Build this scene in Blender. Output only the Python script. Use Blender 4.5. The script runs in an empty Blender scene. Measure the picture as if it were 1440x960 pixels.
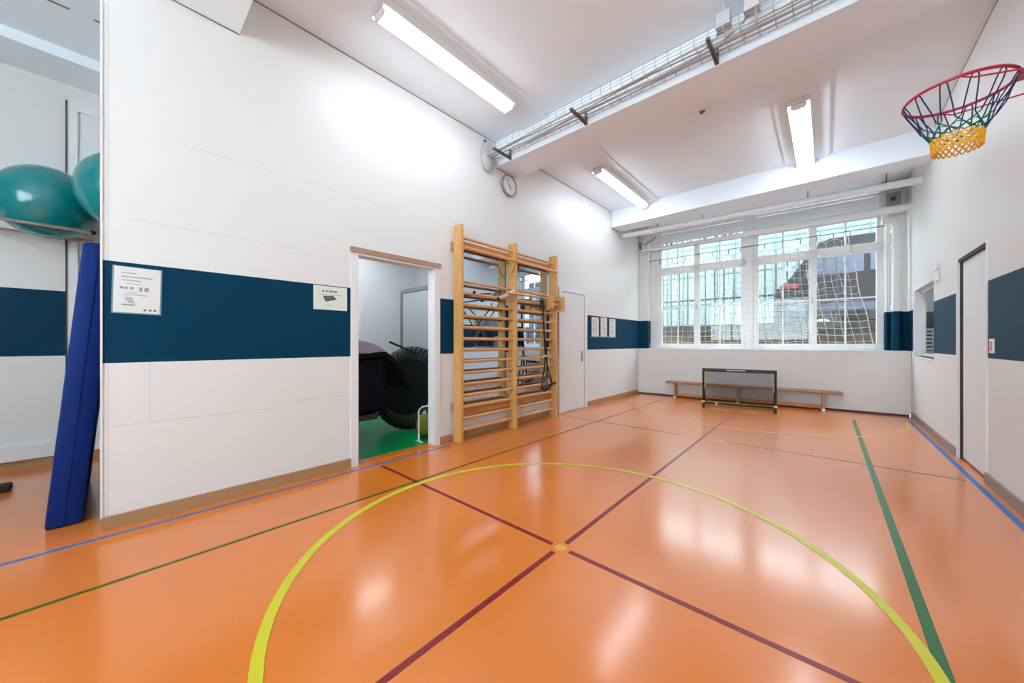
import bpy, bmesh, math, random
from mathutils import Vector, Matrix
random.seed(7)
PI = math.pi
C = bpy.context.scene.collection
scene = bpy.context.scene

# ------------------------------------------------------------------ camera
cam_d = bpy.data.cameras.new('camera'); cam = bpy.data.objects.new('camera', cam_d); C.objects.link(cam)
cam.location = (0, 0, 1.2); cam.rotation_euler = (PI/2, 0, 0.7264)
cam_d.sensor_width = 36; cam_d.lens = 498/1440*36; cam_d.shift_y = 2/1440; cam_d.clip_start = .02
scene.camera = cam

# ------------------------------------------------------------------ world, exposure
world = bpy.data.worlds.new('overcast_sky'); scene.world = world; world.use_nodes = True
wn = world.node_tree.nodes; wb = wn['Background']
wb.inputs[0].default_value = (.78, .91, 1.0, 1); wb.inputs[1].default_value = 5.0
scene.view_settings.view_transform = 'Standard'; scene.view_settings.look = 'None'
scene.view_settings.gamma = 1; scene.view_settings.use_curve_mapping = False
scene.view_settings.exposure = 1.55
LAMP = 7.6          # radiance of the fluorescent diffusers

# ------------------------------------------------------------------ helpers
def s2l(c): return tuple(((v/255)/12.92 if v/255 <= .04045 else ((v/255+.055)/1.055)**2.4) for v in c)
def mat(name, rgb, rough=.5, metal=0, noise=0, nscale=8, bump=0, bscale=40, coat=0, spec=.5, emit=0, alpha=None, stretch=None):
    m = bpy.data.materials.new(name); m.use_nodes = True; nt = m.node_tree; b = nt.nodes['Principled BSDF']
    col = (*s2l(rgb), 1)
    b.inputs['Base Color'].default_value = col; b.inputs['Roughness'].default_value = rough
    b.inputs['Metallic'].default_value = metal; b.inputs['Specular IOR Level'].default_value = spec
    b.inputs['Coat Weight'].default_value = coat; b.inputs['Coat Roughness'].default_value = .16
    if emit:
        b.inputs['Emission Color'].default_value = col; b.inputs['Emission Strength'].default_value = emit
    tc = nt.nodes.new('ShaderNodeTexCoord'); mp = nt.nodes.new('ShaderNodeMapping')
    nt.links.new(tc.outputs['Object'], mp.inputs[0])
    if stretch: mp.inputs['Scale'].default_value = stretch
    if noise:
        n = nt.nodes.new('ShaderNodeTexNoise'); n.inputs['Scale'].default_value = nscale; n.inputs['Detail'].default_value = 4
        nt.links.new(mp.outputs[0], n.inputs['Vector'])
        r = nt.nodes.new('ShaderNodeMapRange'); r.inputs[1].default_value = .3; r.inputs[2].default_value = .7
        r.inputs[3].default_value = 1-noise; r.inputs[4].default_value = 1+noise
        nt.links.new(n.outputs[0], r.inputs[0])
        h = nt.nodes.new('ShaderNodeHueSaturation'); h.inputs['Color'].default_value = col
        nt.links.new(r.outputs[0], h.inputs['Value']); nt.links.new(h.outputs[0], b.inputs['Base Color'])
    if bump:
        n = nt.nodes.new('ShaderNodeTexNoise'); n.inputs['Scale'].default_value = bscale; n.inputs['Detail'].default_value = 3
        nt.links.new(mp.outputs[0], n.inputs['Vector'])
        bp = nt.nodes.new('ShaderNodeBump'); bp.inputs['Strength'].default_value = bump; bp.inputs['Distance'].default_value = .01
        nt.links.new(n.outputs[0], bp.inputs['Height']); nt.links.new(bp.outputs[0], b.inputs['Normal'])
    return m
def wall_mat(name, white, blue, seams=()):
    """white gloss paint with the painted blue band between 1.07 m and 1.73 m and faint board joints"""
    m = mat(name, white, .38, bump=.08, bscale=6); nt = m.node_tree; b = nt.nodes['Principled BSDF']
    g = nt.nodes.new('ShaderNodeNewGeometry'); s = nt.nodes.new('ShaderNodeSeparateXYZ'); nt.links.new(g.outputs['Position'], s.inputs[0])
    def mth(op, a, v=None, v2=None):
        n = nt.nodes.new('ShaderNodeMath'); n.operation = op
        for i, q in enumerate((a, v, v2)):
            if q is None: continue
            if isinstance(q, (int, float)): n.inputs[i].default_value = q
            else: nt.links.new(q, n.inputs[i])
        return n.outputs[0]
    base = nt.nodes.new('ShaderNodeMix'); base.data_type = 'RGBA'
    inb = mth('COMPARE', s.outputs['Z'], 1.40, .33)
    last = None
    for ax, v, lo, hi in seams:      # joints between wall boards, thin pencil-grey lines
        other = 'Y' if ax == 'Z' else 'Z'
        k = mth('MULTIPLY', mth('COMPARE', s.outputs[ax], v, .0022), mth('COMPARE', s.outputs[other], (lo+hi)/2, (hi-lo)/2))
        last = k if last is None else mth('MAXIMUM', last, k)
    wcol = (*s2l(white), 1)
    base.inputs['A'].default_value = wcol; base.inputs['B'].default_value = (*s2l(blue), 1)
    nt.links.new(inb, base.inputs['Factor'])
    if last is not None:
        jm = nt.nodes.new('ShaderNodeMix'); jm.data_type = 'RGBA'; jm.inputs['A'].default_value = wcol
        jm.inputs['B'].default_value = (*s2l(tuple(v*.92 for v in white)), 1)
        nt.links.new(last, jm.inputs['Factor']); nt.links.new(jm.outputs['Result'], base.inputs['A'])
    nt.links.new(base.outputs['Result'], b.inputs['Base Color']); b.inputs['Specular IOR Level'].default_value = .35
    rr = nt.nodes.new('ShaderNodeMapRange'); rr.inputs[3].default_value = .38; rr.inputs[4].default_value = .5
    nt.links.new(inb, rr.inputs[0]); nt.links.new(rr.outputs[0], b.inputs['Roughness'])
    sr = nt.nodes.new('ShaderNodeMapRange'); sr.inputs[3].default_value = .4; sr.inputs[4].default_value = .12
    nt.links.new(inb, sr.inputs[0]); nt.links.new(sr.outputs[0], b.inputs['Specular IOR Level'])
    return m
def glass_mat(name, refl, tint=(1, 1, 1)):
    m = bpy.data.materials.new(name); m.use_nodes = True; nt = m.node_tree; nt.nodes.clear()
    o = nt.nodes.new('ShaderNodeOutputMaterial'); mx = nt.nodes.new('ShaderNodeMixShader')
    t = nt.nodes.new('ShaderNodeBsdfTransparent'); g = nt.nodes.new('ShaderNodeBsdfGlossy')
    t.inputs[0].default_value = (*tint, 1); g.inputs['Roughness'].default_value = .02; mx.inputs[0].default_value = refl
    nt.links.new(t.outputs[0], mx.inputs[1]); nt.links.new(g.outputs[0], mx.inputs[2]); nt.links.new(mx.outputs[0], o.inputs[0])
    return m
WHITE = (224, 222, 219); BLUE = (0, 54, 80)
M = {}
M['wall'] = wall_mat('painted_wall', WHITE, BLUE)
M['wall_left'] = wall_mat('painted_board_wall', WHITE, BLUE,
    [('Z', .66, 0, .93), ('Z', .70, .93, 3.0), ('Y', .165, .66, 1.07), ('Y', -.022, .0, 4), ('Z', 2.02, .05, 1.0), ('Z', 1.98, 1.0, 1.55), ('Z', 2.62, .3, 3.0)])
M['ceil'] = mat('ceiling_paint', (234, 243, 250), .75)
M['white'] = mat('white_paint', (226, 225, 224), .45)
M['pad'] = mat('white_cladding_panel', (222, 219, 215), .5)
M['gloss'] = mat('white_gloss_enamel', (230, 230, 230), .25, coat=.3)
M['skirt'] = mat('brown_skirting', (168, 128, 90), .45, noise=.08, nscale=3)
M['strip'] = mat('brown_lintel_strip', (170, 135, 112), .5)
M['skirt_grey'] = mat('grey_brown_skirting', (150, 128, 112), .4, noise=.06)
M['floor'] = mat('orange_resin_floor', (217, 117, 33), .34, noise=.035, nscale=1.2, bump=.05, bscale=3.5, coat=.9, spec=.35)
M['green_floor'] = mat('green_floor', (0, 146, 76), .3)
M['red_line'] = mat('dark_red_paint', (128, 22, 28), .35)
M['green_line'] = mat('green_paint', (28, 98, 42), .35)
M['olive_line'] = mat('olive_green_paint', (62, 84, 14), .35)
M['blue_line'] = mat('blue_paint', (0, 98, 178), .35)
M['yellow_line'] = mat('yellow_paint', (204, 192, 36), .35)
M['yellow_thin'] = mat('ochre_paint', (222, 160, 64), .35)
M['black_line'] = mat('dark_grey_paint', (72, 48, 34), .35)
M['wood'] = mat('pine_wood', (208, 156, 88), .42, noise=.13, nscale=7, stretch=(6, 6, .7), coat=.2)
M['rung'] = mat('beech_rung', (214, 152, 92), .38, noise=.1, nscale=9, stretch=(6, .7, 6), coat=.2)
M['board'] = mat('pine_board', (200, 138, 74), .45, noise=.16, nscale=6, stretch=(5, .6, 5))
M['bench'] = mat('bench_wood', (178, 128, 92), .45, noise=.12, nscale=6, stretch=(.7, 6, 6))
M['rail'] = mat('orange_bench_rail', (205, 130, 60), .45)
M['black'] = mat('black_plastic', (14, 14, 15), .45)
M['rubber'] = mat('black_rubber', (18, 18, 20), .7)
M['web'] = mat('black_webbing', (20, 20, 22), .8)
M['yellow'] = mat('yellow_plastic', (214, 204, 70), .4)
M['lime'] = mat('lime_plastic', (170, 190, 90), .45)
M['netblack'] = mat('black_net', (22, 22, 22), .8)
M['steel'] = mat('brushed_steel', (170, 170, 170), .35, metal=1)
M['zinc'] = mat('galvanised_wire', (176, 174, 170), .45, metal=.5)
M['darksteel'] = mat('dark_steel', (104, 102, 100), .45, metal=.6)
M['grey'] = mat('grey_plastic', (188, 188, 186), .5)
M['midgrey'] = mat('mid_grey_plate', (135, 137, 135), .5)
M['red'] = mat('red_powder_coat', (176, 22, 44), .32, coat=.3)
M['cord_blue'] = mat('blue_cord', (30, 38, 92), .8)
M['cord_green'] = mat('green_cord', (8, 104, 84), .8)
M['cord_yellow'] = mat('yellow_cord', (238, 172, 44), .8)
M['teal'] = mat('teal_vinyl', (0, 124, 126), .2, noise=.03, nscale=3, coat=.4)
M['matblue'] = mat('blue_vinyl', (0, 36, 104), .6, spec=.2, noise=.06, nscale=6, bump=.25, bscale=18)
M['matlight'] = mat('light_blue_vinyl', (112, 172, 190), .5)
M['navy'] = mat('navy_vinyl', (3, 5, 18), .7, spec=.15, bump=.15, bscale=8)
M['lavender'] = mat('grey_lavender_foam', (150, 152, 172), .7)
M['tramp'] = mat('trampoline_fabric', (10, 18, 17), .8, spec=.2)
M['skirtfab'] = mat('trampoline_skirt', (30, 40, 38), .5, spec=.4)
M['netyellow'] = mat('yellow_mesh', (118, 120, 36), .8)
M['rope'] = mat('cream_rope', (222, 215, 204), .8)
M['paper'] = mat('laminated_paper', (222, 220, 218), .35)
M['paper_green'] = mat('pale_green_paper', (220, 226, 214), .35)
M['ink'] = mat('grey_print', (150, 150, 150), .6)
M['ink_dark'] = mat('dark_grey_print', (92, 94, 96), .6)
M['ink_green'] = mat('green_grey_print', (98, 116, 96), .6)
M['pink'] = mat('pale_red_print', (222, 160, 160), .5)
M['tape'] = mat('clear_sleeve', (120, 150, 160), .2)
M['clock_face'] = mat('clock_face', (222, 222, 220), .3)
M['clock_rim'] = mat('clock_rim', (140, 138, 136), .3, metal=.3)
M['mirror'] = mat('silvered_glass', (196, 212, 226), .015, metal=1)
M['glass'] = glass_mat('window_glass', .03, (.95, .98, .98))
M['lamp_lens'] = mat('lit_diffuser', (228, 242, 255), .5, emit=LAMP)
M['lamp_lens_added'] = mat('lit_diffuser_added', (238, 247, 255), .5, emit=7.0)  # glow of the added, unseen lamps in the store room and corridor
M['cabinet'] = mat('grey_cabinet', (178, 186, 184), .45)
M['alu'] = mat('grey_frame', (128, 136, 136), .4, metal=.4)
M['gap'] = mat('dark_gap', (70, 64, 60), .8)
M['seam'] = mat('ceiling_joint', (120, 116, 112), .8)
M['stone'] = mat('outside_concrete', (56, 50, 46), .9, noise=.25, nscale=5, bump=.3)
M['stone2'] = mat('outside_brown_stone', (84, 68, 52), .9, noise=.25, nscale=7, bump=.3)
M['asphalt'] = mat('asphalt', (110, 110, 110), .9, noise=.15)
M['facade'] = mat('pale_facade', (86, 95, 92), .7, noise=.05, nscale=2)
M['facade_frame'] = mat('facade_joint', (68, 78, 78), .6)
M['rail_bar'] = mat('railing_bar', (60, 65, 66), .5, metal=.2)
M['van'] = mat('dark_van_paint', (26, 20, 23), .5, coat=0, spec=.2)
M['van_glass'] = mat('van_window', (56, 60, 72), .4, spec=.3)
M['van_red'] = mat('van_red_trim', (104, 18, 34), .4)
M['hub'] = mat('wheel_cap', (150, 150, 155), .35, metal=.6)
M['thermostat'] = mat('white_plastic', (232, 230, 224), .35)
M['switch_red'] = mat('reddish_plastic', (214, 140, 128), .4)
M['louvre'] = mat('grey_louvre', (226, 230, 232), .5)

def absloc(o):
    v = Vector((0, 0, 0))
    while o: v += o.location; o = o.parent
    return v
def tag(o, label=None, cat=None, group=None, kind=None):
    if label: o['label'] = label
    if cat: o['category'] = cat
    if group: o['group'] = group
    if kind: o['kind'] = kind
    return o
def empty(name, loc, label, cat, group=None):
    o = bpy.data.objects.new(name, None); C.objects.link(o); o.location = loc; o.empty_display_size = .05
    return tag(o, label, cat, group)
class MB:
    def __init__(s, mx=None): s.bm = bmesh.new(); s.mx = mx or Matrix.Identity(4)
    def face_add(s, vs, fs):
        v = [s.bm.verts.new(s.mx @ Vector(p)) for p in vs]
        for f in fs: s.bm.faces.new([v[i] for i in f])
        return s
    def box(s, x0, x1, y0, y1, z0, z1, bev=0, mx=None):
        x0, x1 = sorted((x0, x1)); y0, y1 = sorted((y0, y1)); z0, z1 = sorted((z0, z1))
        t = bmesh.new()
        bmesh.ops.create_cube(t, size=1)
        for v in t.verts: v.co = Vector(((x0+x1)/2+v.co.x*(x1-x0), (y0+y1)/2+v.co.y*(y1-y0), (z0+z1)/2+v.co.z*(z1-z0)))
        if bev: bmesh.ops.bevel(t, geom=t.edges[:], offset=bev, segments=2, affect='EDGES', profile=.5)
        s._merge(t, mx); return s
    def _merge(s, t, mx=None):
        m = s.mx @ mx if mx is not None else s.mx
        vm = {v: s.bm.verts.new(m @ v.co) for v in t.verts}
        for f in t.faces:
            try: s.bm.faces.new([vm[v] for v in f.verts])
            except ValueError: pass
        t.free()
    def tube(s, pts, r, n=8, cap=True, closed=False):
        pts = [Vector(p) for p in pts]; N = len(pts)
        rs = r if isinstance(r, (list, tuple)) else [r]*N
        rings = []; up = None
        for i, p in enumerate(pts):
            a = pts[i-1] if (i > 0 or closed) else p; b = pts[(i+1) % N] if (i < N-1 or closed) else p
            d = (b-a).normalized()
            if up is None:
                up = Vector((0, 0, 1)) if abs(d.z) < .9 else Vector((1, 0, 0))
            u = up - d*up.dot(d)
            if u.length < 1e-5: u = d.orthogonal()
            u.normalize(); w = d.cross(u); up = u
            rings.append([s.bm.verts.new(s.mx @ (p+(u*math.cos(2*PI*k/n)+w*math.sin(2*PI*k/n))*rs[i])) for k in range(n)])
        for i in range(N if closed else N-1):
            A = rings[i]; B = rings[(i+1) % N]
            for k in range(n):
                try: s.bm.faces.new([A[k], A[(k+1) % n], B[(k+1) % n], B[k]])
                except ValueError: pass
        if cap and not closed:
            s.bm.faces.new(rings[0][::-1]); s.bm.faces.new(rings[-1])
        return s
    def ball(s, c, r, seg=32, rings=20, sc=(1, 1, 1)):
        t = bmesh.new(); bmesh.ops.create_uvsphere(t, u_segments=seg, v_segments=rings, radius=r)
        for v in t.verts: v.co = Vector((c[0]+v.co.x*sc[0], c[1]+v.co.y*sc[1], c[2]+v.co.z*sc[2]))
        s._merge(t); return s
    def lathe(s, prof, c, axis, n=32):
        """prof = [(r, h)] about axis through c"""
        a = Vector(axis).normalized(); u = a.orthogonal().normalized(); w = a.cross(u); c = Vector(c); R = []
        for r, h in prof:
            R.append([s.bm.verts.new(s.mx @ (c+a*h+(u*math.cos(2*PI*k/n)+w*math.sin(2*PI*k/n))*max(r, 1e-4))) for k in range(n)])
        for i in range(len(R)-1):
            for k in range(n): s.bm.faces.new([R[i][k], R[i][(k+1) % n], R[i+1][(k+1) % n], R[i+1][k]])
        s.bm.faces.new(R[0][::-1]); s.bm.faces.new(R[-1]); return s
    def prism(s, poly, z0, z1, mx=None):
        """poly in xy extruded in z, then moved by mx"""
        t = bmesh.new(); a = [t.verts.new((x, y, z0)) for x, y in poly]; b = [t.verts.new((x, y, z1)) for x, y in poly]; n = len(poly)
        t.faces.new(a[::-1]); t.faces.new(b)
        for i in range(n): t.faces.new([a[i], a[(i+1) % n], b[(i+1) % n], b[i]])
        s._merge(t, mx); return s
    def build(s, name, material, parent=None, smooth=False):
        bmesh.ops.recalc_face_normals(s.bm, faces=s.bm.faces[:])
        me = bpy.data.meshes.new(name)
        if parent is not None: L = absloc(parent)
        else:
            xs = [v.co for v in s.bm.verts]
            L = Vector(((min(v.x for v in xs)+max(v.x for v in xs))/2, (min(v.y for v in xs)+max(v.y for v in xs))/2, min(v.z for v in xs)))
        for v in s.bm.verts: v.co -= L
        if smooth:
            for f in s.bm.faces: f.smooth = True
        s.bm.to_mesh(me); s.bm.free(); me.materials.append(material)
        if smooth:
            try: me.set_sharp_from_angle(angle=math.radians(40))
            except Exception: pass
        o = bpy.data.objects.new(name, me); C.objects.link(o)
        if parent is not None: o.parent = parent
        else: o.location = L
        return o
def st(mb, name, m): return tag(mb.build(name, m), kind='structure')
def copy_tree(o, delta=None, parent=None):
    c = o.copy(); C.objects.link(c); c.parent = parent
    if delta is not None: c.location = o.location + Vector(delta)
    for ch in list(o.children): copy_tree(ch, None, c)
    return c

# frame of the left wall: local x runs along the wall, local y goes into it, z up
dl = Vector((.0085, 1, 0)).normalized()
LW = Matrix.Translation((-3.45, 0, 0)) @ Matrix(((dl.x, -dl.y, 0, 0), (dl.y, dl.x, 0, 0), (0, 0, 1, 0), (0, 0, 0, 1)))
def lwx(y): return -3.45 + .0085*y
# frame of the end wall: local x runs along it from its left corner, local y goes outwards
ee = Vector((4.4, .25, 0)).normalized()
EW = Matrix.Translation((-3.38, 8.34, 0)) @ Matrix(((ee.x, -ee.y, 0, 0), (ee.y, ee.x, 0, 0), (0, 0, 1, 0), (0, 0, 0, 1)))
RX = 1.03; CZ = 3.96; BZ = 3.62

# ------------------------------------------------------------------ room shell
floor = st(MB().box(-3.47, RX+.3, -3.3, 8.65, -.12, 0).box(-6.1, -3.47, -3.3, .9, -.12, 0), 'floor', M['floor'])
# the two rooms behind the left wall and the corridor
tag(MB().box(-6.3, -3.475, .92, 4.2, -.12, .002).build('floor', M['green_floor'], None), kind='structure', label='green floor of the store room')
st(MB().box(-6.1, RX+.3, -3.4, 9.2, CZ, CZ+.15), 'ceiling', M['ceil'])
w = MB(LW)
TH = .12
w.box(-.048, 1.52, 0, TH, 0, CZ).box(1.52, 2.565, 0, TH, 2.125, CZ).box(2.565, 9.0, 0, TH, 0, CZ)
st(w, 'wall_left', M['wall_left'])
st(MB().box(-6.1, -5.85, -3.3, .95, 0, CZ), 'wall_alcove_side', M['wall'])
st(MB().box(-6.1, -3.57, .80, .93, 0, CZ), 'wall_alcove_end', M['wall'])
wbk = MB(); wbk.box(-6.1, -3.2, -3.5, -3.3, 0, CZ).box(.8, RX+.3, -3.5, -3.3, 0, CZ).box(-3.2, .8, -3.5, -3.3, 0, 1.3).box(-3.2, .8, -3.5, -3.3, 3.35, CZ).box(-1.25, -1.15, -3.5, -3.3, 1.3, 3.35)
st(wbk, 'wall_back', M['wall'])
for a_, c_, n_ in ((-3.2, -1.25, 'added_window_6'), (-1.15, .8, 'added_window_7')):  # windows added out of view behind the camera to let in more daylight
    b_ = MB(); b_.box(a_, a_+.06, -3.44, -3.38, 1.3, 3.35).box(c_-.06, c_, -3.44, -3.38, 1.3, 3.35).box(a_, c_, -3.44, -3.38, 1.3, 1.36).box(a_, c_, -3.44, -3.38, 3.29, 3.35).box((a_+c_)/2-.03, (a_+c_)/2+.03, -3.44, -3.38, 1.3, 3.35)
    r_ = st(b_, n_, M['gloss']); MB().box(a_+.06, c_-.06, -3.415, -3.41, 1.36, 3.29).build('window_pane', M['glass'], r_)
# store room walls
st(MB().box(-6.3, -6.1, .93, 4.3, 0, 3.0), 'wall_store_side', M['white'])
st(MB().box(-6.3, -3.53, 4.0, 4.2, 0, 3.0), 'wall_store_end', M['white'])
st(MB().box(-6.3, -3.56, .93, 4.2, 2.9, 3.0), 'ceiling_store', M['ceil'])
# right wall with door recess and side window
DY0, DY1 = 4.97, 5.89; WY0, WY1 = 7.01, 8.47
w = MB()
w.box(RX, RX+.25, -3.3, DY0, 0, CZ).box(RX, RX+.25, DY0, DY1, 2.07, CZ).box(RX, RX+.25, DY1, WY0, 0, CZ)
w.box(RX, RX+.25, WY0, WY1, 0, .995).box(RX, RX+.25, WY0, WY1, 2.01, CZ).box(RX, RX+.12, WY1, 9.2, 0, CZ)
st(w, 'wall_right', M['wall'])
# end wall: window opening between u=.2 and 4.15
w = MB(EW)
w.box(-.02, .20, .10, .50, 1.07, CZ)                      # left pillar and reveal
w.box(4.145, 4.5, .44, .60, 1.07, CZ)                     # recess behind the pipes
w.box(.20, 4.145, .32, .5, 3.93, CZ)
w.box(-.02, 4.5, .36, .5, 0, 1.06)
st(w, 'wall_far', M['wall'])
w = MB(EW); w.box(.004, 4.413, 0, .36, .03, 1.07)
st(w, 'wall_far_cladding', M['pad'])
w = MB(EW); w.box(.006, 4.396, .015, .36, 0, .03)
st(w, 'trim_1', M['gap'])
# beams
st(MB().box(-3.44, RX, 3.50, 3.94, BZ, CZ), 'trim_2', M['ceil'])
st(MB().box(-3.42, RX, 6.95, 7.34, BZ, CZ), 'trim_3', M['ceil'])
st(MB().box(-3.46, RX, .215, .655, BZ, CZ), 'trim_4', M['ceil'])
st(MB().box(-5.85, -5.34, -3.3, .8, 3.86, CZ), 'trim_5', M['ceil'])      # bulkhead in the alcove
# shallow mounting strips for the lamps
STR = [(-2.94, -2.52, .66, 3.50), (-2.86, -2.42, 3.94, 6.95), (-.47, .03, 3.94, 6.95), (-.47, .03, .66, 3.50)]
for i, (a, b, c, d) in enumerate(STR): st(MB().box(a, b, c, d, CZ-.02, CZ), 'trim_%d' % (6+i), M['ceil'])
# dark joint between ceiling and left wall, below beams
j = MB(LW)
j.box(.66, 3.50, -.004, 0, CZ-.008, CZ); j.box(3.50, 3.94, -.004, 0, BZ-.006, BZ); j.box(3.50, 3.504, -.004, 0, BZ, CZ)
j.box(4.30, 6.94, -.004, 0, CZ-.008, CZ); j.box(6.945, 6.95, -.004, 0, BZ, CZ); j.box(6.95, 7.34, -.004, 0, BZ-.006, BZ); j.box(.215, .655, -.004, 0, BZ-.008, BZ)
j2 = MB(); j2.box(RX-.003, RX+.001, 3.95, 6.94, CZ-.006, CZ)
st(j2, 'trim_20', M['seam'])
st(j, 'trim_10', M['seam'])
st(MB().box(-4.69, -4.672, -.50, -.24, CZ-.004, CZ+.001).box(-4.69, -4.672, -.11, .2, CZ-.004, CZ+.001), 'trim_11', M['seam'])
# cladding edge of the near wall end
st(MB(LW).box(-.056, -.046, -.006, TH+.01, 0.08, CZ-.01), 'trim_12', M['white'])
# skirtings
sk = MB(LW); sk.box(-.05, 1.52, -.018, 0, 0, .088).box(2.565, 2.735, -.018, 0, 0, .088).box(2.775, 4.96, -.018, 0, 0, .088).box(5.93, 8.33, -.018, 0, 0, .088)
st(sk, 'baseboard_left', M['skirt'])
st(MB().box(RX-.018, RX, -3.3, DY0, 0, .09).box(RX-.018, RX, DY1+.03, 8.5, 0, .09), 'baseboard_right', M['skirt_grey'])
st(MB().box(-5.85, -5.79, -3.3, .8, 0, .075), 'baseboard_alcove', M['skirt'])
st(MB().box(-5.85, -5.76, -3.3, .3, .075, .21, .004), 'trim_13', M['white'])

# ------------------------------------------------------------------ floor markings (painted, parts of the floor)
def flat(poly, name, m, label=None, h=.0012):
    b = MB(); b.prism(poly, -.001, h); o = b.build(name, m, floor)
    if label: o['label'] = label
def line(x0, y0, x1, y1, wd, name, m, label, h=.0012):
    a = Vector((x0, y0)); b = Vector((x1, y1)); d = (b-a).normalized(); n = Vector((-d.y, d.x))*wd/2
    flat([tuple(a+n), tuple(b+n), tuple(b-n), tuple(a-n)], name, m, label, h)
def band(pts, wd, name, m, label, closed=False, h=.0016):
    N = len(pts); L = []; R_ = []
    for i in range(N):
        a = Vector(pts[i-1] if (i or closed) else pts[i]); b = Vector(pts[(i+1) % N] if (i < N-1 or closed) else pts[i])
        d = (b-a).normalized(); n = Vector((-d.y, d.x))*wd/2; p = Vector(pts[i]); L.append(p+n); R_.append(p-n)
    mb = MB(); vs = [(*p, h) for p in L]+[(*p, h) for p in R_]
    mb.face_add(vs, [(i, (i+1) % N, N+(i+1) % N, N+i) for i in range(N if closed else N-1)])
    o = mb.build(name, m, floor); o['label'] = label
line(-3.335, -3.2, -3.335, -.05, .03, 'boundary_line', M['blue_line'], 'blue line crossing the alcove opening')
line(-3.335, -.05, -3.30, 2.62, .03, 'boundary_line', M['blue_line'], 'blue line along the left wall')
line(.955, -3.2, .955, 8.2, .04, 'boundary_line', M['blue_line'], 'blue line along the right wall')
line(-2.705, -3.0, -2.63, 4.93, .026, 'side_line', M['olive_line'], 'olive green line near the left wall')
line(-2.63, 4.93, -2.60, 7.7, .022, 'side_line', M['black_line'], 'dark line running on to the far left corner')
line(.325, -3.0, .315, 7.62, .042, 'side_line', M['green_line'], 'green line on the right side')
CX, CY = -1.165, 1.741
line(-1.184, -3.0, CX-.01, CY-.06, .03, 'centre_line', M['red_line'], 'dark red line towards the camera')
line(CX, CY+.06, -1.186, 7.72, .03, 'centre_line', M['red_line'], 'dark red line towards the goal')
line(-3.24, CY, CX-.06, CY, .03, 'halfway_line', M['red_line'], 'dark red cross line on the left')
line(CX+.06, CY, .93, CY, .03, 'halfway_line', M['red_line'], 'dark red cross line on the right')
line(-3.25, 4.935, -1.43, 4.935, .02, 'cross_line', M['black_line'], 'thin dark cross line, left piece')
line(-1.40, 4.935, -.93, 4.935, .02, 'cross_line', M['yellow_thin'], 'thin ochre piece of the cross line')
line(-.90, 4.935, .907, 4.935, .02, 'cross_line', M['black_line'], 'thin dark cross line, right piece')
line(-1.60, 7.26, -.75, 7.38, .03, 'goal_line', M['yellow_thin'], 'thin ochre line in front of the goal')
band([(-1.14+1.46*math.cos(t*2*PI/128), 1.745+1.46*math.sin(t*2*PI/128)) for t in range(128)], .046, 'centre_circle', M['yellow_line'], 'yellow centre circle', True, .0020)
flat([(CX+.034*math.cos(k*PI/12), CY+.034*math.sin(k*PI/12)) for k in range(24)], 'centre_dot', M['yellow_thin'], 'ochre dot in the centre')
arc = []
ctrl = [(-3.22, 7.95), (-3.15, 7.40), (-2.85, 6.75), (-2.15, 6.10), (-1.15, 5.78), (-.05, 6.02), (.52, 6.62), (.82, 7.30), (.90, 7.95)]
for i in range(len(ctrl)-1):
    p0 = Vector(ctrl[max(i-1, 0)]); p1 = Vector(ctrl[i]); p2 = Vector(ctrl[i+1]); p3 = Vector(ctrl[min(i+2, len(ctrl)-1)])
    for k in range(8):
        t = k/8
        arc.append(tuple(.5*((2*p1)+(p2-p0)*t+(2*p0-5*p1+4*p2-p3)*t*t+(3*p1-p0-3*p2+p3)*t**3)))
arc.append(ctrl[-1])
band(arc, .028, 'goal_area_arc', M['yellow_thin'], 'pale ochre arc round the far goal', False, .0018)

# ------------------------------------------------------------------ doorway to the store room
d = MB(LW)
d.box(1.52, 1.592, -.015, TH, 0, 2.06).box(2.49, 2.565, -.015, TH, 0, 2.06).box(1.52, 2.565, -.015, TH, 2.06, 2.08)
st(d, 'door_1', M['white'])
st(MB(LW).box(1.515, 2.572, -.03, 0, 2.08, 2.13), 'trim_14', M['strip'])
st(MB(LW).box(1.592, 2.49, -.01, TH, 0, .006), 'trim_15', M['floor'])
# closed white door in the left wall
fr = MB(LW); fr.box(4.99, 5.075, -.04, 0, 0, 2.15).box(5.83, 5.915, -.04, 0, 0, 2.15).box(5.075, 5.83, -.04, 0, 2.085, 2.15)
d2 = st(fr, 'door_2', M['white'])
o = MB(LW).box(5.083, 5.818, -.03, 0, .006, 2.078, .003).build('door_leaf', M['white'], d2)
g = MB(LW); g.box(5.818, 5.83, -.012, 0, 0, 2.085).box(5.075, 5.83, -.006, 0, 2.078, 2.085); g.build('door_gap', M['gap'], d2)
h = MB(LW); h.box(5.71, 5.745, -.045, -.028, .86, 1.06, .004).tube([(5.73, -.04, 1.0), (5.73, -.085, 1.0), (5.64, -.085, 1.0)], .009)
h.build('door_handle', M['steel'], d2, True)
# right door, set back in its recess
d3 = st(MB().box(RX+.04, RX+.075, DY0, DY0+.05, 0, 2.07).box(RX-.012, RX+.10, DY1-.045, DY1, 0, 2.07).box(RX+.03, RX+.1, DY0, DY1, 2.03, 2.07), 'door_3', M['white'])
MB().box(RX+.02, RX+.06, DY0+.006, DY1-.085, .02, 2.03).build('door_leaf', M['white'], d3)
MB().box(RX+.006, RX+.1, DY1-.060, DY1-.045, 0, 2.03).build('door_gap', M['gap'], d3)
MB().box(RX-.004, RX+.03, DY0, DY1-.045, 2.035, 2.07).build('door_gap', M['gap'], d3)
MB().box(RX+.1, RX+.24, DY0, DY1, 0, 2.07).build('door_backing', M['gap'], d3)
MB().box(RX-.01, RX+.0, DY0-.01, DY0, .0, 2.08).build('door_edge', M['white'], d3)
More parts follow.
